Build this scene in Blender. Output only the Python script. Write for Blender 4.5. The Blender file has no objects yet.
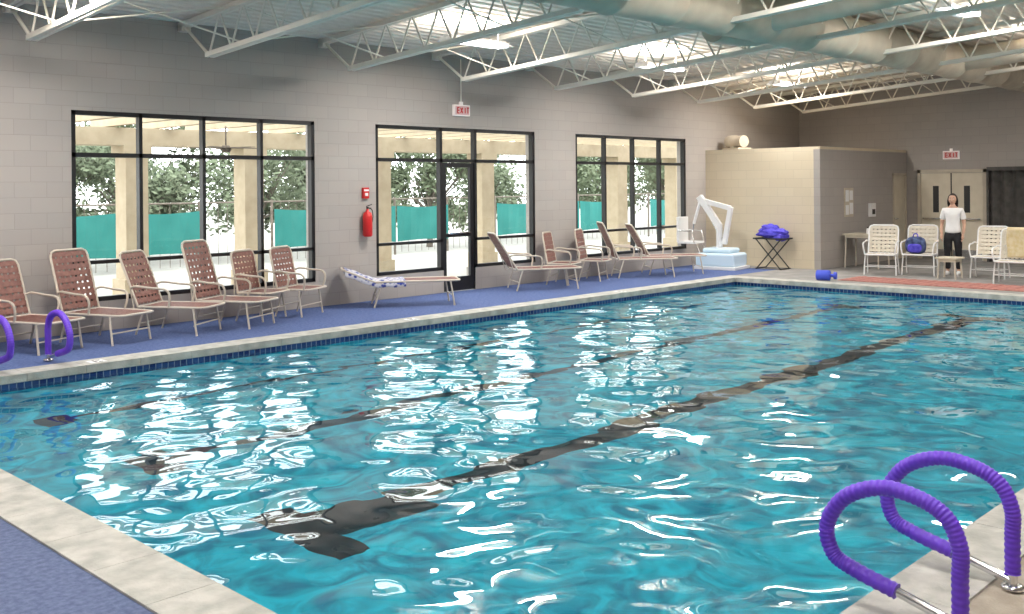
import bpy, math, random
from mathutils import Vector, Matrix, noise
random.seed(7)
sc = bpy.context.scene
try:
    sc.view_settings.view_transform = 'Standard'
    sc.view_settings.look = 'None'
except Exception as e:
    print(e)

# ------------------------------------------------------------------ materials
def mat(name, col, rough=0.6, metal=0.0, emis=None, es=0.0, spec=None):
    m = bpy.data.materials.new(name); m.use_nodes = True
    b = m.node_tree.nodes['Principled BSDF']
    b.inputs['Base Color'].default_value = (*col, 1)
    b.inputs['Roughness'].default_value = rough
    b.inputs['Metallic'].default_value = metal
    if emis:
        b.inputs['Emission Color'].default_value = (*emis, 1)
        b.inputs['Emission Strength'].default_value = es
    return m

def N(m, typ, **kw):
    n = m.node_tree.nodes.new(typ)
    for k, v in kw.items():
        setattr(n, k, v)
    return n

def L(m, a, b):
    m.node_tree.links.new(a, b)

def noisy(name, c1, c2, scale=8, rough=0.7, bump=0.0, detail=6, metal=0.0, bscale=None):
    m = mat(name, c1, rough, metal)
    b = m.node_tree.nodes['Principled BSDF']
    tc = N(m, 'ShaderNodeTexCoord'); nz = N(m, 'ShaderNodeTexNoise')
    nz.inputs['Scale'].default_value = scale; nz.inputs['Detail'].default_value = detail
    L(m, tc.outputs['Object'], nz.inputs['Vector'])
    r = N(m, 'ShaderNodeValToRGB')
    r.color_ramp.elements[0].position = .35; r.color_ramp.elements[1].position = .65
    r.color_ramp.elements[0].color = (*c1, 1); r.color_ramp.elements[1].color = (*c2, 1)
    L(m, nz.outputs['Fac'], r.inputs['Fac']); L(m, r.outputs['Color'], b.inputs['Base Color'])
    if bump:
        n2 = N(m, 'ShaderNodeTexNoise'); n2.inputs['Scale'].default_value = bscale or scale*3
        L(m, tc.outputs['Object'], n2.inputs['Vector'])
        bp = N(m, 'ShaderNodeBump'); bp.inputs['Strength'].default_value = bump
        bp.inputs['Distance'].default_value = 0.01
        L(m, n2.outputs['Fac'], bp.inputs['Height']); L(m, bp.outputs['Normal'], b.inputs['Normal'])
    return m

def brickmat(name, c1, c2, mortar, bw, bh, ms, rough=0.75, bump=0.4, offset=0.5, dist=0.004, gloss=None):
    m = mat(name, c1, rough)
    b = m.node_tree.nodes['Principled BSDF']
    tc = N(m, 'ShaderNodeTexCoord'); sp = N(m, 'ShaderNodeSeparateXYZ'); ad = N(m, 'ShaderNodeMath', operation='ADD')
    cb = N(m, 'ShaderNodeCombineXYZ'); br = N(m, 'ShaderNodeTexBrick', offset=offset)
    L(m, tc.outputs['Object'], sp.inputs[0]); L(m, sp.outputs['X'], ad.inputs[0]); L(m, sp.outputs['Y'], ad.inputs[1])
    L(m, ad.outputs[0], cb.inputs['X']); L(m, sp.outputs['Z'], cb.inputs['Y']); L(m, cb.outputs[0], br.inputs['Vector'])
    br.inputs['Scale'].default_value = 1.0
    br.inputs['Brick Width'].default_value = bw; br.inputs['Row Height'].default_value = bh
    br.inputs['Mortar Size'].default_value = ms; br.inputs['Mortar Smooth'].default_value = .3
    br.inputs['Color1'].default_value = (*c1, 1); br.inputs['Color2'].default_value = (*c2, 1)
    br.inputs['Mortar'].default_value = (*mortar, 1)
    L(m, br.outputs['Color'], b.inputs['Base Color'])
    bp = N(m, 'ShaderNodeBump'); bp.inputs['Strength'].default_value = bump; bp.inputs['Distance'].default_value = dist
    bp.invert = True
    L(m, br.outputs['Fac'], bp.inputs['Height']); L(m, bp.outputs['Normal'], b.inputs['Normal'])
    return m

M_wall = brickmat('painted_block_taupe', (.39, .36, .335), (.41, .378, .35), (.345, .32, .295), .4, .2, .005)
M_beige = brickmat('painted_block_beige', (.66, .57, .42), (.68, .59, .44), (.58, .50, .37), .4, .2, .005)
M_carpet = noisy('blue_deck_carpet', (.05, .09, .235), (.10, .145, .33), 25, .95, .6, bscale=120)
M_carpet2 = noisy('grey_blue_deck', (.07, .10, .20), (.13, .165, .29), 30, .9, .5, bscale=120)
M_conc = noisy('deck_concrete', (.22, .22, .21), (.30, .29, .28), 3, .8, .3, bscale=60)
M_tan = noisy('tan_concrete', (.30, .26, .20), (.44, .39, .33), 5, .8, .5, bscale=70)
M_coping = noisy('coping_concrete', (.34, .34, .31), (.52, .51, .47), 6, .7, .4, bscale=60)
M_tile = brickmat('navy_mosaic_tile', (.015, .03, .14), (.03, .07, .22), (.20, .26, .38), .075, .075, .006, rough=.2, offset=0)
M_deckm = noisy('white_roof_deck', (.80, .73, .64), (.86, .79, .70), 4, .6)
M_steel = noisy('painted_joist_steel', (.80, .76, .67), (.86, .82, .73), 3, .5)
M_duct = noisy('painted_duct', (.50, .44, .35), (.58, .52, .42), 4, .6)
M_black = mat('black_frame', (.012, .012, .014), .4)
M_frame = mat('cream_frame', (.56, .50, .42), .4)
M_strap = noisy('brown_strap', (.20, .09, .075), (.27, .135, .11), 20, .6)
M_strapw = noisy('cream_strap', (.62, .56, .46), (.7, .65, .55), 20, .6)
M_white = mat('white_plastic', (.8, .8, .8), .4)
M_cream = noisy('cream_paint', (.60, .54, .42), (.66, .60, .48), 4, .5)
M_steelS = mat('stainless_steel', (.75, .75, .76), .15, 1.0)
M_purple = mat('purple_sleeve', (.13, .04, .58), .42)
M_red = mat('red_paint', (.6, .02, .02), .35)
M_rubber = mat('black_rubber', (.02, .02, .02), .5)
M_lift = mat('pale_blue_plastic', (.60, .75, .86), .35)
M_dark = noisy('dark_partition_fabric', (.05, .048, .045), (.09, .085, .08), 6, .7)
M_mat = noisy('red_mat', (.33, .13, .11), (.42, .19, .16), 20, .9)
M_stucco = noisy('exterior_stucco', (.44, .36, .25), (.50, .42, .30), 5, .9)
M_paving = noisy('paving', (.34, .34, .31), (.40, .39, .36), 4, .9)
M_teal = noisy('teal_windscreen', (.01, .16, .145), (.02, .20, .18), 1.5, .8)
M_leaf = noisy('leaf', (.10, .135, .075), (.20, .24, .15), 2, .8)
M_bark = noisy('bark', (.13, .11, .09), (.2, .17, .14), 12, .9)
M_bluecloth = noisy('blue_towel', (.05, .04, .45), (.12, .10, .62), 14, .95, .6)
M_navy = noisy('navy_cloth', (.02, .03, .09), (.08, .12, .25), 14, .95)
M_towel = noisy('yellow_towel', (.60, .48, .26), (.68, .58, .40), 14, .95)

# ------------------------------------------------------------------ mesh builder
class MB:
    def __init__(s):
        s.v = []; s.f = []; s.m = []; s.smooth = []
    def add(s, vs, fs, mi=0, sm=False):
        o = len(s.v); s.v += [tuple(x) for x in vs]
        for f in fs:
            s.f.append([i+o for i in f]); s.m.append(mi); s.smooth.append(sm)
    def box(s, a, b, mi=0, mx=None):
        x0, y0, z0 = [min(a[i], b[i]) for i in range(3)]; x1, y1, z1 = [max(a[i], b[i]) for i in range(3)]
        vs = [Vector(p) for p in [(x0,y0,z0),(x1,y0,z0),(x1,y1,z0),(x0,y1,z0),(x0,y0,z1),(x1,y0,z1),(x1,y1,z1),(x0,y1,z1)]]
        if mx: vs = [mx @ p for p in vs]
        s.add(vs, [(0,3,2,1),(4,5,6,7),(0,1,5,4),(1,2,6,5),(2,3,7,6),(3,0,4,7)], mi)
    def beam(s, p0, p1, w, h, mi=0, up=(0,0,1)):
        p0 = Vector(p0); p1 = Vector(p1); d = (p1-p0); 
        if d.length < 1e-6: return
        d.normalize(); up = Vector(up)
        if abs(d.dot(up)) > .98: up = Vector((1,0,0))
        r = d.cross(up).normalized(); u = r.cross(d).normalized()
        vs = []
        for p in (p0, p1):
            for a, b in ((-1,-1),(1,-1),(1,1),(-1,1)):
                vs.append(p + r*a*w/2 + u*b*h/2)
        s.add(vs, [(0,1,2,3),(7,6,5,4),(0,4,5,1),(1,5,6,2),(2,6,7,3),(3,7,4,0)], mi)
    def tube(s, pts, r, mi=0, seg=8, closed=False, cap=True):
        pts = [Vector(p) for p in pts]; n = len(pts)
        rr = r if isinstance(r, (list, tuple)) else [r]*n
        prev = None; rings = []
        for i, p in enumerate(pts):
            a = pts[max(i-1, 0)]; b = pts[min(i+1, n-1)]
            d = (b-a).normalized()
            if prev is None:
                up = Vector((0,0,1)) if abs(d.z) < .9 else Vector((1,0,0))
                u = (up - d*up.dot(d)).normalized()
            else:
                u = (prev - d*prev.dot(d)).normalized()
            prev = u; w = d.cross(u)
            rings.append([p + (u*math.cos(2*math.pi*k/seg) + w*math.sin(2*math.pi*k/seg))*rr[i] for k in range(seg)])
        vs = [q for ring in rings for q in ring]; fs = []
        for i in range(n-1):
            for k in range(seg):
                a = i*seg+k; b = i*seg+(k+1) % seg
                fs.append((a, b, b+seg, a+seg))
        s.add(vs, fs, mi, True)
        if cap:
            s.add(rings[0], [tuple(range(seg))[::-1]], mi); s.add(rings[-1], [tuple(range(seg))], mi)
    def ell(s, c, r, mi=0, nu=16, nv=10, fn=None, mx=None):
        vs = []; fs = []
        for j in range(nv+1):
            th = math.pi*j/nv
            for i in range(nu):
                ph = 2*math.pi*i/nu
                p = Vector((math.sin(th)*math.cos(ph), math.sin(th)*math.sin(ph), math.cos(th)))
                if fn: p = fn(p)
                p = Vector((p.x*r[0], p.y*r[1], p.z*r[2])) 
                if mx: p = mx @ p
                vs.append(p + Vector(c))
        for j in range(nv):
            for i in range(nu):
                a = j*nu+i; b = j*nu+(i+1) % nu
                fs.append((a, a+nu, b+nu, b))
        s.add(vs, fs, mi, True)
    def obj(s, name, mats, loc=(0,0,0), rz=0, parent=None, bevel=0):
        me = bpy.data.meshes.new(name); me.from_pydata(s.v, [], s.f)
        for m in mats: me.materials.append(m)
        me.polygons.foreach_set('material_index', s.m)
        me.polygons.foreach_set('use_smooth', s.smooth)
        me.update()
        o = bpy.data.objects.new(name, me); sc.collection.objects.link(o)
        o.location = loc; o.rotation_euler = (0, 0, rz)
        if parent: o.parent = parent
        if bevel:
            b = o.modifiers.new('bevel', 'BEVEL'); b.width = bevel; b.segments = 3; b.limit_method = 'ANGLE'
        return o

def crom(pts, n=8):
    P = [Vector(p) for p in pts]; out = []
    for i in range(len(P)-1):
        p0 = P[max(i-1,0)]; p1 = P[i]; p2 = P[i+1]; p3 = P[min(i+2, len(P)-1)]
        for k in range(n):
            t = k/n
            out.append(.5*((2*p1)+(p2-p0)*t+(2*p0-5*p1+4*p2-p3)*t*t+(3*p1-p0-3*p2+p3)*t**3))
    out.append(P[-1]); return out

def empty(name, loc=(0,0,0), rz=0):
    e = bpy.data.objects.new(name, None); sc.collection.objects.link(e)
    e.location = loc; e.rotation_euler = (0,0,rz); e.empty_display_size = .2
    return e

# ------------------------------------------------------------------ dimensions
PX0, PX1, PY0, PY1 = 2.42, 17.6, 2.0, 10.8
WY = 13.3; BX = 25.0; RX = -4.0; RY = -3.5
SL = .07
def roofz(y): return 4.27 + SL*(WY-y)
WZ = -.12

# ------------------------------------------------------------------ floor
b = MB(); c = .33; T = .3
b.box((RX, PY1+c, -T), (19.9, WY, 0), 0)
b.box((RX, RY, -T), (PX0-c, PY1+c, 0), 1)
b.box((PX1+c, RY, -T), (BX, PY1+c, 0), 2)
b.box((19.9, PY1+c, -T), (BX, WY, 0), 2)
b.box((PX0-c, RY, -T), (PX1+c, PY0-c, 0), 3)
b.obj('floor', [M_carpet, M_carpet2, M_conc, M_tan])
# coping
b = MB()
def copstrip(a, d, n, horiz):
    for i in range(n):
        if horiz:
            w = (d[0]-a[0])/n; b.box((a[0]+w*i+.002, a[1], -.07), (a[0]+w*(i+1)-.002, d[1], .012), 0)
        else:
            w = (d[1]-a[1])/n; b.box((a[0], a[1]+w*i+.002, -.07), (d[0], a[1]+w*(i+1)-.002, .012), 0)
copstrip((PX0-c, PY1-.03), (PX1+c, PY1+c), 26, True)
copstrip((PX0-c, PY0-c), (PX1+c, PY0+.03), 26, True)
copstrip((PX0-c, PY0+.03), (PX0+.03, PY1-.03), 15, False)
copstrip((PX1-.03, PY0+.03), (PX1+c, PY1-.03), 15, False)
b.obj('trim_pool_coping', [M_coping])

# pool shell
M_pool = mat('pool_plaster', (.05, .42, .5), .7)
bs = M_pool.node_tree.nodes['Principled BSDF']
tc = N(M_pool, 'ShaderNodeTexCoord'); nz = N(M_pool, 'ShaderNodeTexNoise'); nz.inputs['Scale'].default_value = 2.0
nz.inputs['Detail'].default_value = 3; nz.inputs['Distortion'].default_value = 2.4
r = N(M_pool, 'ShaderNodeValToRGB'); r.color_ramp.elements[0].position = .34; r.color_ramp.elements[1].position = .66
r.color_ramp.elements[0].color = (.002, .17, .27, 1); r.color_ramp.elements[1].color = (.015, .47, .58, 1)  # pale and dark mottling painted in, suggesting caustic light on the floor
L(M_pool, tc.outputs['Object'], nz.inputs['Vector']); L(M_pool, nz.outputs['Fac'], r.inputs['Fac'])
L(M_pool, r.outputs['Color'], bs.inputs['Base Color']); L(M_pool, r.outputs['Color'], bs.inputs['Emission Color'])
bs.inputs['Emission Strength'].default_value = .28  # plaster glows by itself, standing in for light scattered in the water
M_lane = mat('lane_tile', (.003, .010, .016), .4)
M_lane2 = mat('faded_lane_tile', (.003, .035, .06), .4)
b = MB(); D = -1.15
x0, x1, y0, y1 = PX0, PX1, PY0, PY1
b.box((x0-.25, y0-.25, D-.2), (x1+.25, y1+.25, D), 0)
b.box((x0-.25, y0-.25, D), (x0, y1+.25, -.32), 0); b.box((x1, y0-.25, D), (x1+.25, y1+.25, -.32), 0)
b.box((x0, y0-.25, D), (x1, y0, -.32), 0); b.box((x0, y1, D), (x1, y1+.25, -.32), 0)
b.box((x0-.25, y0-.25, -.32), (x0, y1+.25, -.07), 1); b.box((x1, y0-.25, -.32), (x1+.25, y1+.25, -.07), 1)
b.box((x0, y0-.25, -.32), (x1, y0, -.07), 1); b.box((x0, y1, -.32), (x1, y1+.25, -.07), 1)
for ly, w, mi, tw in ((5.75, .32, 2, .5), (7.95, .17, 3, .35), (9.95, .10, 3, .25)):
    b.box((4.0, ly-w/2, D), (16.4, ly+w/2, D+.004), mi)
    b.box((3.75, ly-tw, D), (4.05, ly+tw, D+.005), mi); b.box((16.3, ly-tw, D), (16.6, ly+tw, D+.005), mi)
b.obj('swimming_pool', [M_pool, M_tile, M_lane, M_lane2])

# water
M_water = bpy.data.materials.new('pool_water'); M_water.use_nodes = True
nt = M_water.node_tree; nt.nodes.remove(nt.nodes['Principled BSDF'])
gl = N(M_water, 'ShaderNodeBsdfGlass'); gl.inputs['IOR'].default_value = 1.38; gl.inputs['Roughness'].default_value = 0.0
gl.inputs['Color'].default_value = (.97, .99, 1, 1)
tc = N(M_water, 'ShaderNodeTexCoord')
n1 = N(M_water, 'ShaderNodeTexNoise'); n1.inputs['Scale'].default_value = 1.15; n1.inputs['Detail'].default_value = .6; n1.inputs['Distortion'].default_value = .5
n2 = N(M_water, 'ShaderNodeTexNoise'); n2.inputs['Scale'].default_value = 3.2; n2.inputs['Detail'].default_value = 0; n2.inputs['Distortion'].default_value = .3
L(M_water, tc.outputs['Object'], n1.inputs['Vector']); L(M_water, tc.outputs['Object'], n2.inputs['Vector'])
ma = N(M_water, 'ShaderNodeMath', operation='MULTIPLY_ADD'); ma.inputs[1].default_value = .32
L(M_water, n2.outputs['Fac'], ma.inputs[0]); L(M_water, n1.outputs['Fac'], ma.inputs[2])
bp = N(M_water, 'ShaderNodeBump'); bp.inputs['Strength'].default_value = 1; bp.inputs['Distance'].default_value = .068
L(M_water, ma.outputs[0], bp.inputs['Height']); L(M_water, bp.outputs['Normal'], gl.inputs['Normal'])
L(M_water, gl.outputs[0], nt.nodes['Material Output'].inputs['Surface'])
b = MB(); b.add([(x0, y0, WZ), (x1, y0, WZ), (x1, y1, WZ), (x0, y1, WZ)], [(0,1,2,3)])
b.obj('pool_water', [M_water])

# ------------------------------------------------------------------ walls
wins = [(5.42, 9.24), (10.46, 14.39), (15.62, 19.57)]
Zs, Zt = .40, 2.95
b = MB(); th = .25; top = 4.45
xs = RX
for i, (a, d) in enumerate(wins):
    b.box((xs, WY, 0), (a, WY+th, top)); b.box((a, WY, Zt), (d, WY+th, top))
    if i == 1:
        b.box((a, WY, 0), (11.97, WY+th, Zs)); b.box((12.76, WY, 0), (d, WY+th, Zs))
    else:
        b.box((a, WY, 0), (d, WY+th, Zs))
    xs = d
b.box((xs, WY, 0), (BX+.25, WY+th, top))
b.obj('wall_left', [M_wall])
def gable(xa, xb, name):
    b = MB(); vs = []
    for x in (xa, xb):
        vs += [(x, RY, 0), (x, WY, 0), (x, WY, roofz(WY)), (x, RY, roofz(RY))]
    b.add(vs, [(0,1,2,3),(7,6,5,4),(0,4,5,1),(1,5,6,2),(2,6,7,3),(3,7,4,0)]); b.obj(name, [M_wall])
gable(BX, BX+.25, 'wall_back'); gable(RX-.25, RX, 'wall_front')
b = MB(); b.box((RX, RY-.25, 0), (BX, RY, roofz(RY))); b.obj('wall_right', [M_wall])

# utility room block in the corner
BYs, BXf, BH = 10.37, 20.4, 2.64
b = MB()
b.box((BXf, BYs+.15, 0), (BXf+.15, WY, BH), 0)
b.box((BXf, BYs, 0), (24.15, BYs+.15, BH), 1); b.box((24.15, BYs, 2.12), (BX, BYs+.15, BH), 1); b.box((24.95, BYs, 0), (BX, BYs+.15, 2.12), 1)
b.box((BXf, BYs, BH), (BX, WY, BH+.06), 0)
b.obj('wall_utility_room', [M_beige, M_wall])
b = MB(); b.box((24.15, BYs+.03, 0), (24.95, BYs+.1, 2.12), 0)
b.box((24.15, BYs-.02, 0), (24.2, BYs+.12, 2.12), 1); b.box((24.9, BYs-.02, 0), (24.95, BYs+.12, 2.12), 1); b.box((24.15, BYs-.02, 2.07), (24.95, BYs+.12, 2.12), 1)
b.tube([(24.28, BYs+.03, 1.0), (24.28, BYs-.04, 1.0), (24.38, BYs-.04, 1.0)], .012, 2)
b.obj('door_2', [M_cream, M_duct, M_steelS])

# windows
M_glass = bpy.data.materials.new('window_glass'); M_glass.use_nodes = True
nt = M_glass.node_tree; nt.nodes.remove(nt.nodes['Principled BSDF'])
tr = N(M_glass, 'ShaderNodeBsdfTransparent'); gg = N(M_glass, 'ShaderNodeBsdfGlossy'); gg.inputs['Roughness'].default_value = .02
tr.inputs['Color'].default_value = (.97, 1, .98, 1)
mx = N(M_glass, 'ShaderNodeMixShader'); mx.inputs[0].default_value = .05
L(M_glass, tr.outputs[0], mx.inputs[1]); L(M_glass, gg.outputs[0], mx.inputs[2])
L(M_glass, mx.outputs[0], nt.nodes['Material Output'].inputs['Surface'])
FY = WY+.06
def pane(b, xa, za, xb, zb): b.add([(xa,FY,za),(xb,FY,za),(xb,FY,zb),(xa,FY,zb)], [(0,1,2,3)], 1)
for i, (a, d) in enumerate(wins):
    b = MB(); fw = .06
    def bar(xa, za, xb, zb, w=fw):
        b.box((xa, FY-.05, za), (xb, FY+.05, zb), 0)
    bar(a, Zt-fw, d, Zt)
    z0 = Zs
    bar(a, z0, a+fw, Zt); bar(d-fw, z0, d, Zt)
    if i == 1:
        v = [11.94, 12.79]
        for x in v: bar(x-.03, Zs, x+.03, Zt)
        bar(11.91, 0, 11.97, Zs); bar(12.76, 0, 12.82, Zs)
        bar(a, Zs, 11.97, Zs+fw); bar(12.76, Zs, d, Zs+fw)
        bar(a, .90, 11.97, .95); bar(12.76, .90, d, .95)
    else:
        v = [a+(d-a)*k/4 for k in (1,2,3)]
        for x in v: bar(x-.025, z0, x+.025, Zt)
        bar(a, Zs, d, Zs+fw); bar(a, .90, d, .95)
    bar(a, 2.33, d, 2.39)
    if i == 1:
        pane(b, a, Zs, 11.97, Zt); pane(b, 12.76, Zs, d, Zt); pane(b, 11.97, 2.36, 12.76, Zt)
    else:
        pane(b, a, Zs, d, Zt)
    b.obj('window_%d' % (i+1), [M_black, M_glass])
b = MB()
b.box((11.98, FY-.03, .01), (12.07, FY+.03, 2.32)); b.box((12.66, FY-.03, .01), (12.75, FY+.03, 2.32))
b.box((12.07, FY-.03, .01), (12.66, FY+.03, .26)); b.box((12.07, FY-.03, 2.24), (12.66, FY+.03, 2.32))
b.box((12.07, FY-.03, .98), (12.66, FY-.0, 1.04)); b.tube([(12.1, FY-.03, 1.05), (12.1, FY-.055, 1.05), (12.63, FY-.055, 1.05), (12.63, FY-.03, 1.05)], .015, 2)
pane(b, 12.07, .26, 12.66, 2.24)
b.obj('door_1', [M_black, M_glass, M_steelS])

# back double door
b = MB(); X = BX
b.box((X-.06, 8.44, 0), (X+.0, 8.52, 2.2), 1); b.box((X-.06, 10.0, 0), (X, 10.08, 2.2), 1); b.box((X-.06, 8.44, 2.12), (X, 10.08, 2.2), 1)
for ya, yb in ((8.53, 9.25), (9.27, 9.99)):
    b.box((X-.045, ya, .01), (X, yb, 2.11), 0)
    b.box((X-.05, (ya+yb)/2-.07, 1.15), (X-.043, (ya+yb)/2+.07, 1.8), 2)
    b.tube([(X-.04, ya+.06, 1.0), (X-.11, ya+.06, 1.0), (X-.11, yb-.06, 1.0), (X-.04, yb-.06, 1.0)], .02, 3)
    b.box((X-.055, ya+.02, .0), (X-.044, yb-.02, .25), 3)
b.box((X-.05, 9.245, .01), (X-.03, 9.275, 2.11), 2)
b.obj('door_3', [M_cream, M_duct, M_rubber, M_steelS])

# dark folding partition right of the door
b = MB(); n = 26; ya, yb = 8.36, 5.0
vs = []; fs = []
for i in range(n+1):
    y = ya+(yb-ya)*i/n; x = X-.12-(.12 if i % 2 else 0)
    vs += [(x, y, .02), (x, y, 2.15)]
for i in range(n):
    a = i*2; fs.append((a, a+1, a+3, a+2))
b.add(vs, fs, 0); b.box((X-.28, yb, 2.15), (X, ya, 2.24), 0); b.box((X-.24, ya-.03, 0), (X, ya+.02, 2.15), 0)
b.obj('folding_partition', [M_dark])

# exit signs
M_sign = mat('sign_face', (.75, .70, .68), .4, emis=(.8, .7, .68), es=.3)
M_signp = mat('sign_panel', (.75, .5, .5), .4)
def letters(b, o, ux, h, mi):
    ux = Vector(ux); w = h*.55; g = h*.85; o = Vector(o); U = Vector((0,0,1)); t = h*.2
    def st(x0_, z0_, x1_, z1_):
        b.beam(o+ux*x0_+U*z0_, o+ux*x1_+U*z1_, .006, t, mi, up=U)
    s = 0
    for z in (0, h/2, h): st(s, z, s+w, z)
    st(s+t/2, 0, s+t/2, h); s += g
    st(s, 0, s+w, h); st(s, h, s+w, 0); s += g
    st(s+w/2, 0, s+w/2, h); s += g*.8
    st(s+w/2, 0, s+w/2, h); st(s, h, s+w, h)
def exit_sign(name, loc, rz):
    b = MB(); b.box((-.19, -.06, -.1), (.19, 0, .1), 0); b.box((-.03, -.05, .1), (.03, -.0, .16), 0)
    b.box((-.17, -.062, -.08), (.17, -.06, .08), 2)
    letters(b, (-.13, -.064, -.05), (1,0,0), .10, 1)
    b.obj(name, [M_sign, M_red, M_signp], loc, rz, bevel=0)
exit_sign('exit_sign', (12.4, WY-.001, 3.27), 0)
exit_sign('exit_sign', (X-.001, 9.26, 2.55), -math.pi/2)
b = MB(); b.tube([(12.4, WY-.03, 3.42), (12.4, WY-.03, 4.2)], .012, 0); b.obj('electrical_conduit', [M_steel])

# alarm + extinguisher
b = MB(); b.box((-.06, -.05, -.09), (.06, 0, .09), 0); b.box((-.03, -.06, -.05), (.03, -.05, .0), 1); b.box((-.05, -.055, .03), (.05, -.05, .06), 1)
b.obj('fire_alarm_pull_station', [M_red, M_white], (10.22, WY, 1.80), bevel=.004)
b = MB()
prof = [(.06, .0), (.08, .02), (.08, .34), (.065, .39), (.025, .42), (.022, .46)]
b.tube([(0, -.10, z) for _, z in prof], [r_ for r_, _ in prof], 0, 16)
b.tube([(0, -.10, .46), (0, -.10, .49)], .018, 1); b.tube([(-.02, -.10, .50), (.09, -.10, .53)], .008, 1); b.tube([(-.02, -.10, .48), (.08, -.10, .47)], .007, 1)
b.tube(crom([(0.03, -.10, .47), (.08, -.12, .44), (.098, -.12, .34), (.092, -.11, .24)]), .007, 1)
b.box((-.03, -.03, .1), (.03, 0, .3), 1)
b.obj('fire_extinguisher', [M_red, M_rubber], (10.20, WY, 1.08))

# ------------------------------------------------------------------ ceiling
b = MB(); vs = []; fs = []; y = WY+.2; pr = []
while y > RY-.2:
    for dy, dz in ((0, 0), (.09, 0), (.115, .045), (.175, .045)):
        pr.append((y-dy, dz))
    y -= .2
for (yy, dz) in pr:
    z = roofz(yy)+dz
    vs += [(RX-.2, yy, z), (BX+.2, yy, z)]
for i in range(len(pr)-1):
    a = i*2; fs.append((a, a+1, a+3, a+2))
b.add(vs, fs, 0); b.obj('ceiling', [M_deckm])

DUCTY, DUCTZ = 7.5, roofz(7.5)-.38
def joist(xp):
    b = MB(); dep = .56
    def tz(y): return roofz(y)-.05
    def bz(y): return roofz(y)-dep-.03
    ye, yb_ = RY+.05, 12.55
    for s in (-.04, .04):
        b.beam((xp+s, WY-.0, tz(WY)), (xp+s, ye, tz(ye)), .06, .07)
        b.beam((xp+s, yb_, bz(yb_)), (xp+s, ye+.8, bz(ye+.8)), .055, .065)
    n = 26; ys = [yb_ - (yb_-(ye+.8))*i/n for i in range(n+1)]
    b.tube([(xp, WY-.08, tz(WY)-.02), (xp, yb_, bz(yb_))], .024, 0, 6)
    for i in range(n):
        ym = (ys[i]+ys[i+1])/2
        if abs(ym-DUCTY) < .5: continue
        b.tube([(xp, ys[i], bz(ys[i])), (xp, ym, tz(ym))], .016, 0, 5, cap=False)
        b.tube([(xp, ym, tz(ym)), (xp, ys[i+1], bz(ys[i+1]))], .016, 0, 5, cap=False)
    b.box((xp-.07, WY-.12, tz(WY)-.09), (xp+.07, WY+.0, tz(WY)), 0)
    b.obj('open_web_joist', [M_steel])
JX = [-2.5, -.1, 2.3, 4.65, 7.0, 9.4, 11.8, 14.2, 16.6, 19.0, 21.4, 23.8]
for xp in JX: joist(xp)
b = MB()
for y in (11.7, 9.2, 5.2, 2.0):
    for i in range(len(JX)-1):
        xa, xb = JX[i], JX[i+1]
        b.tube([(xa, y, roofz(y)-.56), (xb, y, roofz(y)-.08)], .012, 0, 5)
        b.tube([(xa, y, roofz(y)-.08), (xb, y, roofz(y)-.56)], .012, 0, 5)
b.obj('joist_bridging', [M_steel])

# duct
b = MB(); pts = []; rad = []
x = RX+.3
while x < 24.6:
    pts += [(x, DUCTY, DUCTZ), (x+1.12, DUCTY, DUCTZ), (x+1.14, DUCTY, DUCTZ), (x+1.18, DUCTY, DUCTZ)]; rad += [.34, .34, .36, .36]
    x += 1.2
b.tube(pts, rad, 0, 32)
for xb in (12.9, 20.3):
    P = crom([(xb, DUCTY-.2, DUCTZ), (xb, DUCTY-.7, DUCTZ+.03), (xb, DUCTY-1.6, DUCTZ+.1), (xb, DUCTY-3.5, DUCTZ+.23)], 6)
    b.tube(P, .22, 0, 20)
b.tube(crom([(14.1, DUCTY, DUCTZ), (14.1, DUCTY+.55, DUCTZ-.0), (14.05, DUCTY+.8, DUCTZ-.02), (13.6, DUCTY+.95, DUCTZ-.02), (13.2, DUCTY+.95, DUCTZ-.02)], 6), .2, 0, 20)
b.obj('ventilation_duct', [M_duct])

# ceiling lights (short-drop fixtures; an upward fill light is added to each to brighten the ceiling)
M_lamp = mat('lamp_lens', (1,1,1), .5, emis=(1, .98, .97), es=7)
def lamp(x, y, pw=125, up=58):
    z = roofz(y)-.27
    e = empty('ceiling_light', (x, y, z)); b = MB()
    b.box((-.62, -.05, -.04), (.62, .05, 0), 0)
    b.add([(-.62,-.05,-.03),(.62,-.05,-.03),(.62,-.20,-.10),(-.62,-.20,-.10)], [(0,1,2,3)], 0)
    b.add([(-.62,.05,-.03),(.62,.05,-.03),(.62,.20,-.10),(-.62,.20,-.10)], [(3,2,1,0)], 0)
    for s in (-.09, .09): b.tube([(-.58, s, -.085), (.58, s, -.085)], .022, 1, 8)
    for s in (-.6, .6):
        b.box((s-.02, -.13, -.11), (s+.02, .13, -.03), 0); b.tube([(s*.8, 0, 0), (s*.8, 0, .27)], .006, 0, 6)
    b.obj('fixture', [M_white, M_lamp], parent=e)
    for nm, w_, pz, ry in (('lamp', pw, -.13, 0), ('ceiling_fill', up, .02, math.pi)):
        ld = bpy.data.lights.new(nm, 'AREA'); ld.shape = 'RECTANGLE'; ld.size = 1.2; ld.size_y = .4 if nm == 'lamp' else .12; ld.energy = w_; ld.color = (1, .95, .90)
        lo = bpy.data.objects.new(nm, ld); sc.collection.objects.link(lo); lo.parent = e; lo.location = (0, 0, pz); lo.rotation_euler = (ry, 0, 0)
for x in (.2, 4.4, 10.6, 15.4, 20.2):
    for y in (11.0, 5.6, 1.0):
        lamp(x, y)

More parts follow.
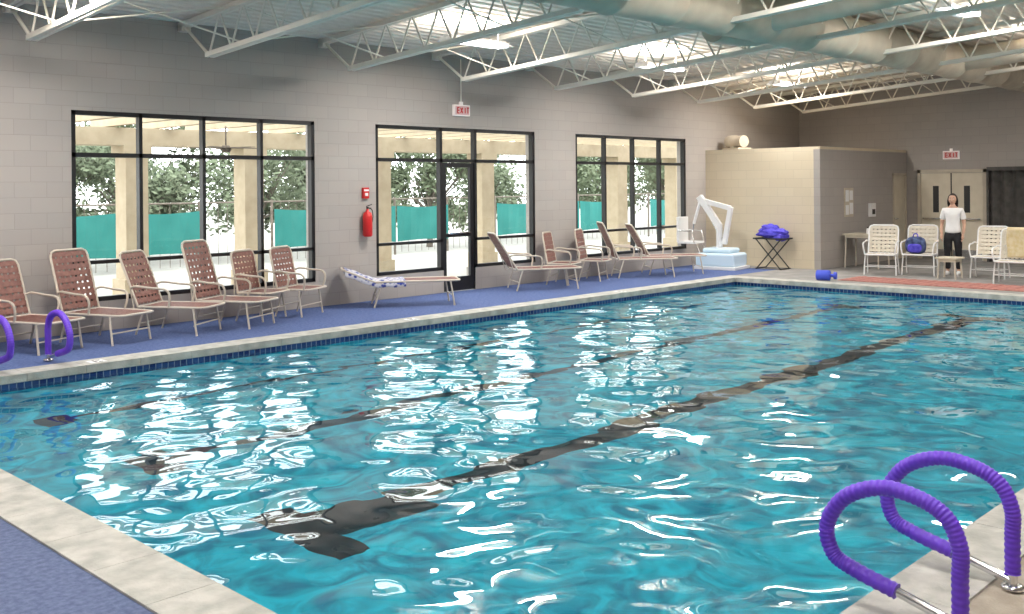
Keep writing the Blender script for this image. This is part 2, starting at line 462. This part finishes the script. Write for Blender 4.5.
# ------------------------------------------------------------------ strap chairs
def weave(b, o, u, v, W, H, mi, pitch=.086, sw=.060):
    o = Vector(o); u = Vector(u).normalized(); v = Vector(v).normalized(); n = u.cross(v)
    nv = max(2, int(round(H/pitch))); nu = max(2, int(round(W/pitch)))
    for i in range(nv):
        t = (i+.5)/nv*H
        b.beam(o+v*t+n*.004, o+v*t+u*W+n*.004, sw, .004, mi, up=n)
    for i in range(nu):
        t = (i+.5)/nu*W
        b.beam(o+u*t-n*.004, o+u*t+v*H-n*.004, sw*.85, .004, mi, up=n)

def lounge(name, x, y, r, seat=.95, back=.8, ang=68, sh=.36, W=.58, arms=True, white=False):
    b = MB(); a = math.radians(ang); hw = W/2
    d = Vector((-math.cos(a), 0, math.sin(a)))
    P = lambda t, s: Vector((0, s*hw, sh)) + d*t
    k = .08
    b.tube([P(0,-1), P(back-k,-1), P(back-k*.3,-1)+Vector((0,k*.3,0)), P(back,-1)+Vector((0,k,0)), P(back,1)-Vector((0,k,0)), P(back-k*.3,1)-Vector((0,k*.3,0)), P(back-k,1), P(0,1)], .016, 0)
    b.tube([(0,-hw,sh),(seat-k,-hw,sh),(seat-.02,-hw+.02,sh),(seat,-hw+k,sh),(seat,hw-k,sh),(seat-.02,hw-.02,sh),(seat-k,hw,sh),(0,hw,sh),(0,-hw,sh)], .016, 0)
    weave(b, (.02,-hw,sh), (0,1,0), (1,0,0), W, seat-.03, 1)
    weave(b, P(.03,-1), (0,1,0), d, W, back-.04, 1)
    for xl, sp in ((.10, -.12), (seat-.16, .06)):
        for s in (-1, 1):
            b.tube([(xl, s*(hw+.0), sh), (xl+sp*.5, s*(hw+.015), sh*.5), (xl+sp, s*(hw+.02), .0)], .014, 0)
        b.tube([(xl+sp*.6, -hw-.01, sh*.4), (xl+sp*.6, hw+.01, sh*.4)], .010, 0)
    for s in (-1, 1):
        b.tube([P(back*.42, s), (-.06, s*hw, sh*.9), (.1, s*hw, sh)], .009, 0)
        if arms:
            q = P(.24/math.sin(a), s)
            b.tube(crom([q, q+Vector((.08, s*.03, .03)), (.22, s*(hw+.03), sh+.25), (.42, s*(hw+.03), sh+.23), (.47, s*(hw+.02), sh+.14), (.44, s*hw, sh)], 4), .015, 0)
    rz = math.radians(r-90)
    return b.obj(name, [M_white if white else M_frame, M_strapw if white else M_strap], (x, y, 0), rz)

lounge('chaise_lounge', 4.45, 12.78, 20, .95, .72, 72)
lounge('chaise_lounge', 5.32, 12.80, 20, .95, .80, 74)
lounge('chaise_lounge', 6.22, 12.75, 32, .95, .76, 68)
lounge('chaise_lounge', 7.10, 12.80, 26, .95, .84, 73)
lounge('patio_armchair', 7.80, 12.90, 26, .52, .60, 78, .40)
lounge('patio_armchair', 8.45, 12.90, 26, .52, .62, 78, .40)
lounge('chaise_lounge', 9.95, 12.72, 56, 1.35, .55, 22, .40, arms=False)
lounge('chaise_lounge', 13.15, 12.72, 60, 1.25, .78, 58, .38)
lounge('patio_armchair', 14.45, 12.93, 25, .52, .60, 80, .40)
lounge('patio_armchair', 15.40, 12.93, 25, .52, .62, 80, .40)
lounge('chaise_lounge', 16.25, 12.78, 52, 1.25, .82, 66, .38)
lounge('chaise_lounge', 17.30, 12.78, 52, 1.25, .78, 60, .38)
lounge('patio_armchair', 20.35, 8.95, -75, .52, .60, 76, .42, white=1)
lounge('patio_armchair', 20.75, 8.30, -80, .52, .60, 76, .42, white=1)
lounge('patio_armchair', 20.85, 6.95, -85, .52, .60, 76, .42, white=1)
lounge('patio_armchair', 19.95, 6.22, -85, .52, .60, 76, .42, white=1)

def cloth(name, m, loc, W, H, fold, rz=0, thick=.015):
    b = MB(); nx, nz_ = 14, 18; vs = []; fs = []
    for j in range(nz_+1):
        t = j/nz_
        for i in range(nx+1):
            s = (i/nx-.5)*W; w = .012*math.sin(s*38+t*3)+.006*math.sin(s*90)
            if t < .25: p = (s, fold*(1-t/.25)+.0, -.02-(.25-t)*H*1.1 if t < .2 else -.005)
            else: p = (s+.01*math.sin(t*9), -.02+w*(t-.2), -(t-.25)/.75*H)
            vs.append(p)
    for j in range(nz_):
        for i in range(nx):
            a = j*(nx+1)+i; fs.append((a, a+1, a+nx+2, a+nx+1))
    b.add(vs, fs, 0, True); o = b.obj(name, [m], loc, rz)
    s = o.modifiers.new('thick', 'SOLIDIFY'); s.thickness = thick
    return o
cloth('beach_towel', M_towel, (19.98, 6.22, 1.03), .34, .55, .06, rz=math.radians(-85))

# patterned towel on flat chaise
M_ptowel = mat('patterned_towel', (.5,.5,.6), .95)
vn = N(M_ptowel, 'ShaderNodeTexVoronoi'); vn.inputs['Scale'].default_value = 16
rp = N(M_ptowel, 'ShaderNodeValToRGB'); rp.color_ramp.elements[0].color = (.04,.06,.30,1); rp.color_ramp.elements[0].position = .3; rp.color_ramp.elements[1].color = (.6,.6,.66,1); rp.color_ramp.elements[1].position = .55
tcc = N(M_ptowel, 'ShaderNodeTexCoord'); L(M_ptowel, tcc.outputs['Object'], vn.inputs['Vector']); L(M_ptowel, vn.outputs['Distance'], rp.inputs['Fac'])
L(M_ptowel, rp.outputs['Color'], M_ptowel.node_tree.nodes['Principled BSDF'].inputs['Base Color'])
b = MB(); vs = []; fs = []; nx, ny = 14, 12
for i in range(nx+1):
    for j in range(ny+1):
        xx = -.47+i/nx*.95; yy = (j/ny-.5)*.66
        z = .425 + (max(0, -xx))*math.tan(math.radians(22)) + .008*math.sin(xx*25+yy*9)
        if abs(yy) > .30: z -= .1*(abs(yy)-.30)/.03
        vs.append((xx, yy, z))
for i in range(nx):
    for j in range(ny):
        a = i*(ny+1)+j; fs.append((a, a+ny+1, a+ny+2, a+1))
b.add(vs, fs, 0, True); o = b.obj('draped_towel', [M_ptowel], (9.95, 12.72, 0), math.radians(56-90)); o.modifiers.new('t','SOLIDIFY').thickness = .012

# bag on chair
b = MB()
def bagfn(p): return Vector((math.copysign(abs(p.x)**.6, p.x), math.copysign(abs(p.y)**.6, p.y), math.copysign(abs(p.z)**.7, p.z)*(1+.05*math.sin(p.x*7))))
b.ell((0,0,.17), (.13,.2,.17), 0, 20, 14, bagfn); b.ell((-.12,0,.12), (.05,.14,.09), 1, 16, 10, bagfn)
b.tube(crom([(0,-.05,.32),(0,-.03,.40),(0,.03,.40),(0,.05,.32)]), .01, 1)
b.obj('backpack', [M_navy, M_bluecloth], (20.5, 8.33, .43), .2)

def table(name, loc, w, d, h, rz=0, m=None):
    b = MB(); b.box((-w/2,-d/2,h-.035),(w/2,d/2,h),0)
    b.box((-w/2+.04,-d/2+.04,h-.09),(w/2-.04,d/2-.04,h-.035),0)
    for sx in (-1,1):
        for sy in (-1,1):
            b.tube([(sx*(w/2-.06), sy*(d/2-.06), h-.05), (sx*(w/2-.04), sy*(d/2-.04), 0)], .018, 1)
    b.obj(name, [m or M_cream, M_frame], loc, rz, bevel=.004)
table('side_table', (21.55, 9.85, 0), .62, .85, .76)
table('low_table', (20.1, 7.50, 0), .42, .42, .42)
b = MB(); b.tube([(0,0,0),(0,0,.10),(0,0,.12)], [.035,.035,.02], 0, 14); b.tube([(0,0,.12),(0,0,.15)], .012, 1, 8)
b.obj('sanitizer_bottle', [M_white, M_rubber], (21.5, 9.8, .76))

# notices
b = MB()
b.box((-.22,-.02,-.33),(.22,0,.33),0)
for (xa, za, w_, h_) in ((-.18,.02,.16,.26),(.02,.05,.16,.22),(-.18,-.28,.16,.22),(.02,-.27,.17,.26)):
    b.box((xa,-.025,za),(xa+w_,-.02,za+h_),1)
b.obj('notice_board', [M_duct, M_white], (21.75, BYs-.001, 1.45))
b = MB(); b.box((-.12,-.08,-.16),(.12,0,.16),0); b.box((-.08,-.085,-.1),(.08,-.08,.02),1); b.obj('soap_dispenser', [M_white, M_rubber], (22.9, BYs-.001, 1.25), bevel=.01)

# blower fan on utility room roof
b = MB(); b.box((-.3,-.2,0),(.3,.2,.05),0); b.tube([(-.28,0,.2),(.0,0,.2),(.02,0,.2),(.28,0,.2)], [.14,.14,.16,.16], 0, 20); b.box((-.05,-.15,.03),(.05,.15,.1),0)
b.obj('blower_fan', [M_duct], (20.9, 12.75, BH+.06), 1.2)

# red mat
b = MB(); b.box((18.4, 5.6, .0), (19.35, 9.0, .012), 0)
for i in range(17): b.box((18.4, 5.65+i*.2, .012), (19.35, 5.72+i*.2, .018), 0)
b.obj('drainage_mat', [M_mat])

# pool lift
e = empty('pool_lift', (19.35, 12.27, 0), math.radians(8))
b = MB(); b.box((-.38,-.5,.06),(.38,.42,.36),0); b.box((-.28,-.38,.36),(.28,.3,.47),0); b.obj('base_shell', [M_lift], parent=e, bevel=.07)
b = MB(); b.box((-.42,-.55,.0),(.42,.46,.07),0)
b.obj('base_plate', [M_white], parent=e, bevel=.01)
b = MB(); b.tube([(0,.0,.45),(0,0,1.0)], .07, 0, 16); b.beam((0,.0,.95),(0,.48,1.62),.11,.14,0); b.beam((0,-.28,1.35),(0,.5,1.55),.08,.11,0)
b.beam((0,-.28,1.38),(0,-.12,.55),.10,.10,0); b.tube([(0,-.1,.6),(0,.3,1.3)],.03,1,10)
b.tube([(0,.45,1.55),(0,.62,1.0)], .035, 0, 10)
b.obj('mast_and_arm', [M_white, M_steelS], parent=e, bevel=.01)
b = MB()
S = Matrix.Translation((0,.70,0))
b.box((-.24,-.22,.55),(.24,.22,.60),0,S); b.box((-.24,.18,.58),(.24,.24,1.15),0,S)
for s in (-1,1):
    b.tube([S@Vector((s*.26,.2,.85)), S@Vector((s*.26,-.15,.83)), S@Vector((s*.26,-.2,.58))], .018, 1)
    b.tube([S@Vector((s*.15,-.2,.57)), S@Vector((s*.15,-.32,.25))], .016, 1)
b.box((-.2,-.42,.22),(.2,-.26,.25),0,S); b.tube([(0,.62,1.0),S@Vector((0,.0,.57))], .025, 1, 10)
b.obj('seat', [M_white, M_steelS], parent=e, bevel=.012)

# towel stand with towels
e = empty('towel_stand', (20.02, 11.32, 0))
b = MB()
for s in (-1,1):
    b.tube([(s*.2,-.3,0),(s*.2,.3,.66)], .014, 0); b.tube([(s*.2,.3,0),(s*.2,-.3,.66)], .014, 0)
for yy, z in ((-.3,.66),(.3,.66),(-.3,.01),(.3,.01)): b.tube([(-.22,yy,z),(.22,yy,z)], .014, 0)
b.box((-.24,-.36,.66),(.24,.36,.69),0); b.obj('folding_stand', [M_rubber], parent=e)
b = MB()
def lump(p):
    n = noise.noise(p*2.2)*.35; return p*(1+n)
b.ell((0,0,.79),(.22,.34,.13),0,32,18,lump); b.ell((.03,.08,.90),(.15,.2,.09),0,28,16,lump); b.ell((0,-.2,.72),(.2,.16,.1),0,28,16,lump)
b.obj('towel_heap', [M_bluecloth], parent=e)

# rolled float at far edge
b = MB()
b.tube([(0,-.13,.10),(.0,-.12,.10),(0,.12,.1),(0,.13,.1)], [.08,.10,.10,.08], 0, 20)
b.tube([(0,.13,.10),(0,.135,.10)], .045, 1, 12); b.tube([(0,-.13,.10),(0,-.2,.10)], .03, 0, 10); b.tube([(0,-.2,.10),(0,-.25,.10)], .07, 0, 16)
b.obj('rolled_float', [mat('bright_blue_foam', (.05,.09,.62), .6), M_white], (18.1, 9.15, .012), .25)

# ------------------------------------------------------------------ grab rails
def rails(name, xs, y0_, sgn):
    e = empty(name, (xs[0], y0_, 0))
    for k, xx in enumerate(xs):
        b = MB(); P2 = crom([(0,.08,0),(0,.25,0),(0,.37,0),(.05,.48,0),(.16,.54,0),(.33,.555,0),(.50,.48,0),(.59,.34,0),(.565,.215,0),(.47,.165,0),(.27,.115,0)], 26)
        P = [Vector((xx-xs[0], sgn*p.x, p.y)) for p in P2]
        R = [.0345 + .0022*math.cos(i*math.pi*.5) for i in range(len(P))]
        b.tube(P, R, 0, 18)
        b.tube([(xx-xs[0], 0, .0), (xx-xs[0], 0, .1)], .021, 1, 14)
        b.tube([(xx-xs[0], sgn*.28, .118), (xx-xs[0], sgn*.02, .05), (xx-xs[0], 0, .04)], .021, 1, 14)
        b.tube([(xx-xs[0], 0, .012), (xx-xs[0], 0, .025), (xx-xs[0], 0, .03)], [.05, .05, .03], 1, 20)
        b.obj('rail_%d' % (k+1), [M_purple, M_steelS], parent=e)
rails('pool_grab_rails', (4.29, 4.94), 1.57, 1)
rails('pool_grab_rails', (3.78, 4.38), 11.42, -1)

# depth markers
b = MB()
for x in (4.7, 9.2, 14.0):
    b.box((x-.09, PY1+.04, .012), (x+.09, PY1+.2, .016), 0); 
    b.box((x-.03, PY1+.06, .016), (x-.01, PY1+.18, .018), 1); b.box((x+.01, PY1+.06, .016), (x+.05, PY1+.08, .018), 1); b.box((x+.01, PY1+.15, .016), (x+.05, PY1+.17, .018), 1)
b.obj('depth_marker_tiles', [M_white, M_rubber])

# ------------------------------------------------------------------ exterior
b = MB(); b.box((-30, WY+.26, -.15), (80, 80, -.02), 0); b.obj('patio_ground', [M_paving])
b = MB()
for x in (5.3, 7.9, 10.2, 13.3, 16.4, 19.0, 21.5, 24.2, 28.2):
    b.box((x-.2, 16.65, -.02), (x+.2, 17.05, 2.65), 0); b.box((x-.25, 16.6, -.02), (x+.25, 17.1, .35), 0); b.box((x-.25, 16.6, 2.5), (x+.25, 17.1, 2.65), 0)
b.box((-6, 16.6, 2.65), (34, 17.1, 2.95), 0)
k = -6
while k < 34:
    b.box((k, WY+.3, 2.98), (k+.12, 17.6, 3.12), 0); k += .9
b.obj('patio_colonnade', [M_stucco])
b = MB()
x = 6; k = 0
while x < 60:
    b.tube([(x, 22.05, -.02), (x, 22.05, 1.6)], .035, 1, 8); b.tube([(x, 22.05, 1.55), (x+2, 22.05, 1.55)], .022, 1, 6)
    for q in range(1, 8): b.tube([(x+q*.25, 22.05, .05), (x+q*.25, 22.05, 1.55)], .008, 1, 4, cap=False)
    # laced fabric windscreen, slightly sagging between the posts
    n_ = 8; vs = []; fs = []
    for i in range(n_+1):
        xx = x+.04+(1.92)*i/n_; sag = .05*math.sin(math.pi*i/n_)
        vs += [(xx, 21.98+.02*math.sin(i*2.1), .35+sag*.6), (xx, 21.98+.02*math.sin(i*2.1+1), 1.36-sag)]
    for i in range(n_): fs.append((i*2, i*2+2, i*2+3, i*2+1))
    if k % 4 != 3: b.add(vs, fs, 0)
    x += 2; k += 1
b.obj('court_fence', [M_teal, M_bark])
# patio ceiling fan
b = MB(); b.tube([(0,0,0),(0,0,.35)], .015, 0, 8); b.tube([(0,0,-.1),(0,0,-.05),(0,0,.02)], [.07,.1,.06], 0, 16)
for k in range(5):
    a = k*math.pi*2/5; d = Vector((math.cos(a), math.sin(a), 0)); b.beam(d*.08+Vector((0,0,-.02)), d*.6+Vector((0,0,-.02)), .12, .012, 0)
b.obj('patio_ceiling_fan', [M_bark], (9.0, 15.6, 2.62))
def tree_mesh(h, seed):
    rnd = random.Random(seed); b = MB()
    b.tube(crom([(0,0,-.02),(.05,.03,h*.2),(-.04,.05,h*.42),(.02,0,h*.7)],4), [.11-.08*i/12 for i in range(13)], 1, 8)
    blobs = []
    for i in range(18):
        a = rnd.random()*6.28; rr = rnd.uniform(.2, h*.38); z = rnd.uniform(h*.24, h*.78)
        blobs.append((Vector((rr*math.cos(a), rr*math.sin(a), z)), rnd.uniform(.6, .95)*h*.18))
        b.tube([(0,0,h*.25),(blobs[-1][0].x,blobs[-1][0].y,z)], [.035,.01], 1, 5)
    for cen, rad in blobs:
        for k in range(270):
            v = Vector((rnd.gauss(0,1), rnd.gauss(0,1), rnd.gauss(0,1))).normalized()*rad*rnd.uniform(.3,1.15)
            p = cen+v; s = rnd.uniform(.065,.11)
            u = Vector((rnd.gauss(0,1), rnd.gauss(0,1), rnd.gauss(0,1))).normalized(); w = u.orthogonal().normalized()
            b.add([p-u*s, p+w*s*.5, p+u*s, p-w*s*.5], [(0,1,2,3)], 0)
    return b
TM = []
pos = [(8.6,23.6,3.8),(11.2,24.2,4.2),(14.6,23.8,4.0),(17.8,24.8,4.4),(21.0,24.0,4.2),(24.5,25,4.4),(28.0,24.4,4.2),(31.5,25.5,4.4),(35,25,4.6),(39,27,5.2),(43,27,5.0),(48,29,5.5),(13,27,4.6),(19.5,28,4.8)]
for i, (x, y, h) in enumerate(pos):
    if i < 4:
        o = tree_mesh(4.0, 11+i).obj('tree', [M_leaf, M_bark], (x, y, 0)); TM.append(o.data)
    else:
        o = bpy.data.objects.new('tree', TM[i % 4]); sc.collection.objects.link(o); o.location = (x, y, 0); o.rotation_euler = (0,0,i*1.3)
    o.scale = (h/4, h/4, h/4)

# ------------------------------------------------------------------ woman
M_skin = noisy('skin', (.52, .31, .22), (.58, .36, .26), 10, .5)
M_hair = noisy('dark_hair', (.012, .009, .008), (.03, .02, .016), 30, .5)
M_shirt = noisy('white_tshirt', (.78, .78, .78), (.84, .84, .84), 6, .9, .2)
M_pants = noisy('black_trousers', (.01, .01, .012), (.02, .02, .024), 8, .9)
M_lip = mat('lips', (.45, .12, .11), .5); M_eye = mat('eye_white', (.8,.8,.8), .3)
wom = empty('standing_woman', (20.95, 7.75, 0), math.radians(-78)); wom.scale = (1.03, 1.03, 1.03)
def skin(name, verts, edges, m, root=0, sub=2):
    me = bpy.data.meshes.new(name); me.from_pydata([v[0] for v in verts], edges, [])
    o = bpy.data.objects.new(name, me); sc.collection.objects.link(o); o.parent = wom
    s = o.modifiers.new('skin', 'SKIN'); s.use_smooth_shade = True
    for i, v in enumerate(verts):
        me.skin_vertices[0].data[i].radius = v[1] if isinstance(v[1], tuple) else (v[1], v[1])
    me.skin_vertices[0].data[root].use_root = True
    q = o.modifiers.new('sub', 'SUBSURF'); q.levels = sub; q.render_levels = sub
    me.materials.append(m); return o
bv = [((0,0,.88),(.115,.085)), ((0,0,1.0),(.10,.08)), ((0,-.005,1.16),(.115,.09)), ((0,.01,1.27),(.10,.075)), ((0,.01,1.345),(.05,.05)), ((0,-.005,1.43),(.047,.05))]
be = [(0,1),(1,2),(2,3),(3,4),(4,5)]
for s in (-1,1):
    o = len(bv)
    bv += [((s*.145,.01,1.275),(.055,.055)), ((s*.185,.02,1.14),(.043,.043)), ((s*.205,.03,1.01),(.036,.036)), ((s*.205,-.02,.90),(.033,.033)), ((s*.195,-.07,.80),(.022,.026))]
    be += [(3,o),(o,o+1),(o+1,o+2),(o+2,o+3),(o+3,o+4)]
    o = len(bv)
    bv += [((s*.085,0,.78),(.08,.08)), ((s*.095,-.005,.62),(.07,.072)), ((s*.10,-.01,.45),(.05,.052)), ((s*.10,.01,.30),(.048,.05)), ((s*.10,.02,.09),(.032,.034)), ((s*.105,-.06,.045),(.035,.03)), ((s*.11,-.13,.03),(.033,.022))]
    be += [(0,o)]+[(o+i,o+i+1) for i in range(6)]
skin('body', bv, be, M_skin)
sv = [((0,0,.80),(.17,.13)), ((0,0,.90),(.16,.125)), ((0,0,1.0),(.135,.11)), ((0,-.005,1.16),(.145,.12)), ((0,.01,1.275),(.125,.095)), ((0,.01,1.325),(.075,.07))]
se = [(0,1),(1,2),(2,3),(3,4),(4,5)]
for s in (-1,1):
    o = len(sv); sv += [((s*.148,.01,1.275),(.068,.068)), ((s*.185,.02,1.15),(.062,.062)), ((s*.195,.022,1.08),(.058,.058))]; se += [(4,o),(o,o+1),(o+1,o+2)]
skin('t_shirt', sv, se, M_shirt)
pv = [((0,0,.93),(.125,.10)), ((0,0,.84),(.15,.115))]; pe = [(0,1)]
for s in (-1,1):
    o = len(pv); pv += [((s*.088,0,.74),(.10,.1)), ((s*.097,-.005,.60),(.085,.085)), ((s*.102,-.01,.44),(.066,.066)), ((s*.102,.01,.28),(.063,.063)), ((s*.102,.02,.10),(.058,.06))]
    pe += [(1,o)]+[(o+i,o+i+1) for i in range(4)]
skin('trousers', pv, pe, M_pants)
b = MB()
def hf(p):
    q = p.copy()
    if q.z < 0: q.x *= 1-.28*(-q.z)**1.3; q.y = q.y*(1-.12*(-q.z)) - .08*(-q.z)
    if q.y > 0: q.y *= 1.06
    return q
b.ell((0,-.01,1.49), (.072,.088,.108), 0, 28, 20, hf)
b.tube([(0,-.095,1.505),(0,-.108,1.48),(0,-.112,1.468)], [.006,.010,.012], 0, 10)
for s in (-1,1):
    b.ell((s*.028,-.088,1.50), (.012,.008,.007), 2, 10, 8); b.ell((s*.028,-.095,1.50), (.005,.003,.005), 3, 8, 6)
    b.tube([(s*.014,-.095,1.52),(s*.030,-.095,1.525),(s*.045,-.084,1.519)], [.003,.004,.002], 3, 6)
    b.ell((s*.073,.0,1.49), (.008,.018,.028), 0, 10, 8)
b.tube([(-.022,-.088,1.437),(-.01,-.096,1.440),(0,-.098,1.438),(.01,-.096,1.440),(.022,-.088,1.437)], [.002,.006,.006,.006,.002], 1, 8)
b.obj('head', [M_skin, M_lip, M_eye, M_hair], parent=wom)
b = MB()
def hairf(p):
    q = p.copy()
    if q.y < -.35 and q.z < .62: q *= .80
    if q.z < -.3: q.x *= .9
    return q
b.ell((0,.008,1.505), (.088,.098,.112), 0, 32, 22, hairf)
rnd = random.Random(3)
for i in range(30):
    a = math.radians(-15+210*i/29); x_ = .078*math.cos(a); y_ = .012+.082*math.sin(a)
    b.tube(crom([(x_*.8,y_*.8,1.56),(x_*1.08,y_*1.08+.005,1.49),(x_*1.12,y_*1.12+.01,1.41),(x_*1.05+rnd.uniform(-.01,.01),y_*1.05+.01,1.345+rnd.uniform(-.01,.02))],4), [.015]*8+[.014,.013,.011,.008,.003], 0, 6)
b.obj('hair', [M_hair], parent=wom)
for s in (-1,1):
    b = MB(); wr = Vector((s*.195,-.075,.80)); dn = Vector((0,-.32,-.95)).normalized(); fw = Vector((0,-.95,.32)).normalized()
    b.tube([wr-dn*.01, wr+dn*.02, wr+dn*.055, wr+dn*.085], [.021,.026,.030,.024], 0, 12)
    for k, (off, ln) in enumerate(((-.027,.062),(-.009,.072),(.009,.068),(.026,.052))):
        p0 = wr+dn*.075+fw*(-off)
        b.tube([p0, p0+dn*ln*.45+Vector((-s*.004,0,0)), p0+dn*ln*.8+Vector((-s*.014,0,0)), p0+dn*ln+Vector((-s*.026,0,.002))], [.0085,.008,.0072,.005], 0, 8)
    p0 = wr+dn*.025+fw*.024
    b.tube([p0, p0+dn*.03+fw*.018+Vector((-s*.006,0,0)), p0+dn*.058+fw*.022+Vector((-s*.014,0,0))], [.011,.009,.006], 0, 8)
    b.obj('hand_%s' % ('left' if s > 0 else 'right'), [M_skin], parent=wom)
    b = MB()
    def shoef(p):
        q = p.copy()
        if q.z < -.3: q.z = -.3
        q.x *= 1-.2*max(0, q.y); q.z *= 1+.4*max(0,q.y)
        return q
    b.ell((s*.106,-.045,.019), (.048,.125,.062), 0, 20, 12, shoef); b.obj('shoe_%s' % ('left' if s > 0 else 'right'), [M_white], parent=wom)

# ------------------------------------------------------------------ world + camera
w = bpy.data.worlds.new('sky'); sc.world = w; w.use_nodes = True
bg = w.node_tree.nodes['Background']; bg.inputs['Color'].default_value = (.97, .98, 1, 1); bg.inputs['Strength'].default_value = 5.0

cd = bpy.data.cameras.new('camera'); cam = bpy.data.objects.new('camera', cd); sc.collection.objects.link(cam)
cd.sensor_width = 36; cd.lens = 35.16; cd.shift_y = -.1185; cd.clip_end = 500
F = Vector((.7185, .6955, 0)).normalized(); R = Vector((F.y, -F.x, 0)); U = Vector((0,0,1)); th_ = math.radians(.515)
R2 = R*math.cos(th_) - U*math.sin(th_); U2 = U*math.cos(th_) + R*math.sin(th_)
mtx = Matrix((R2, U2, -F)).transposed().to_4x4(); mtx.translation = Vector((0,0,1.9))
cam.matrix_world = mtx
sc.camera = cam
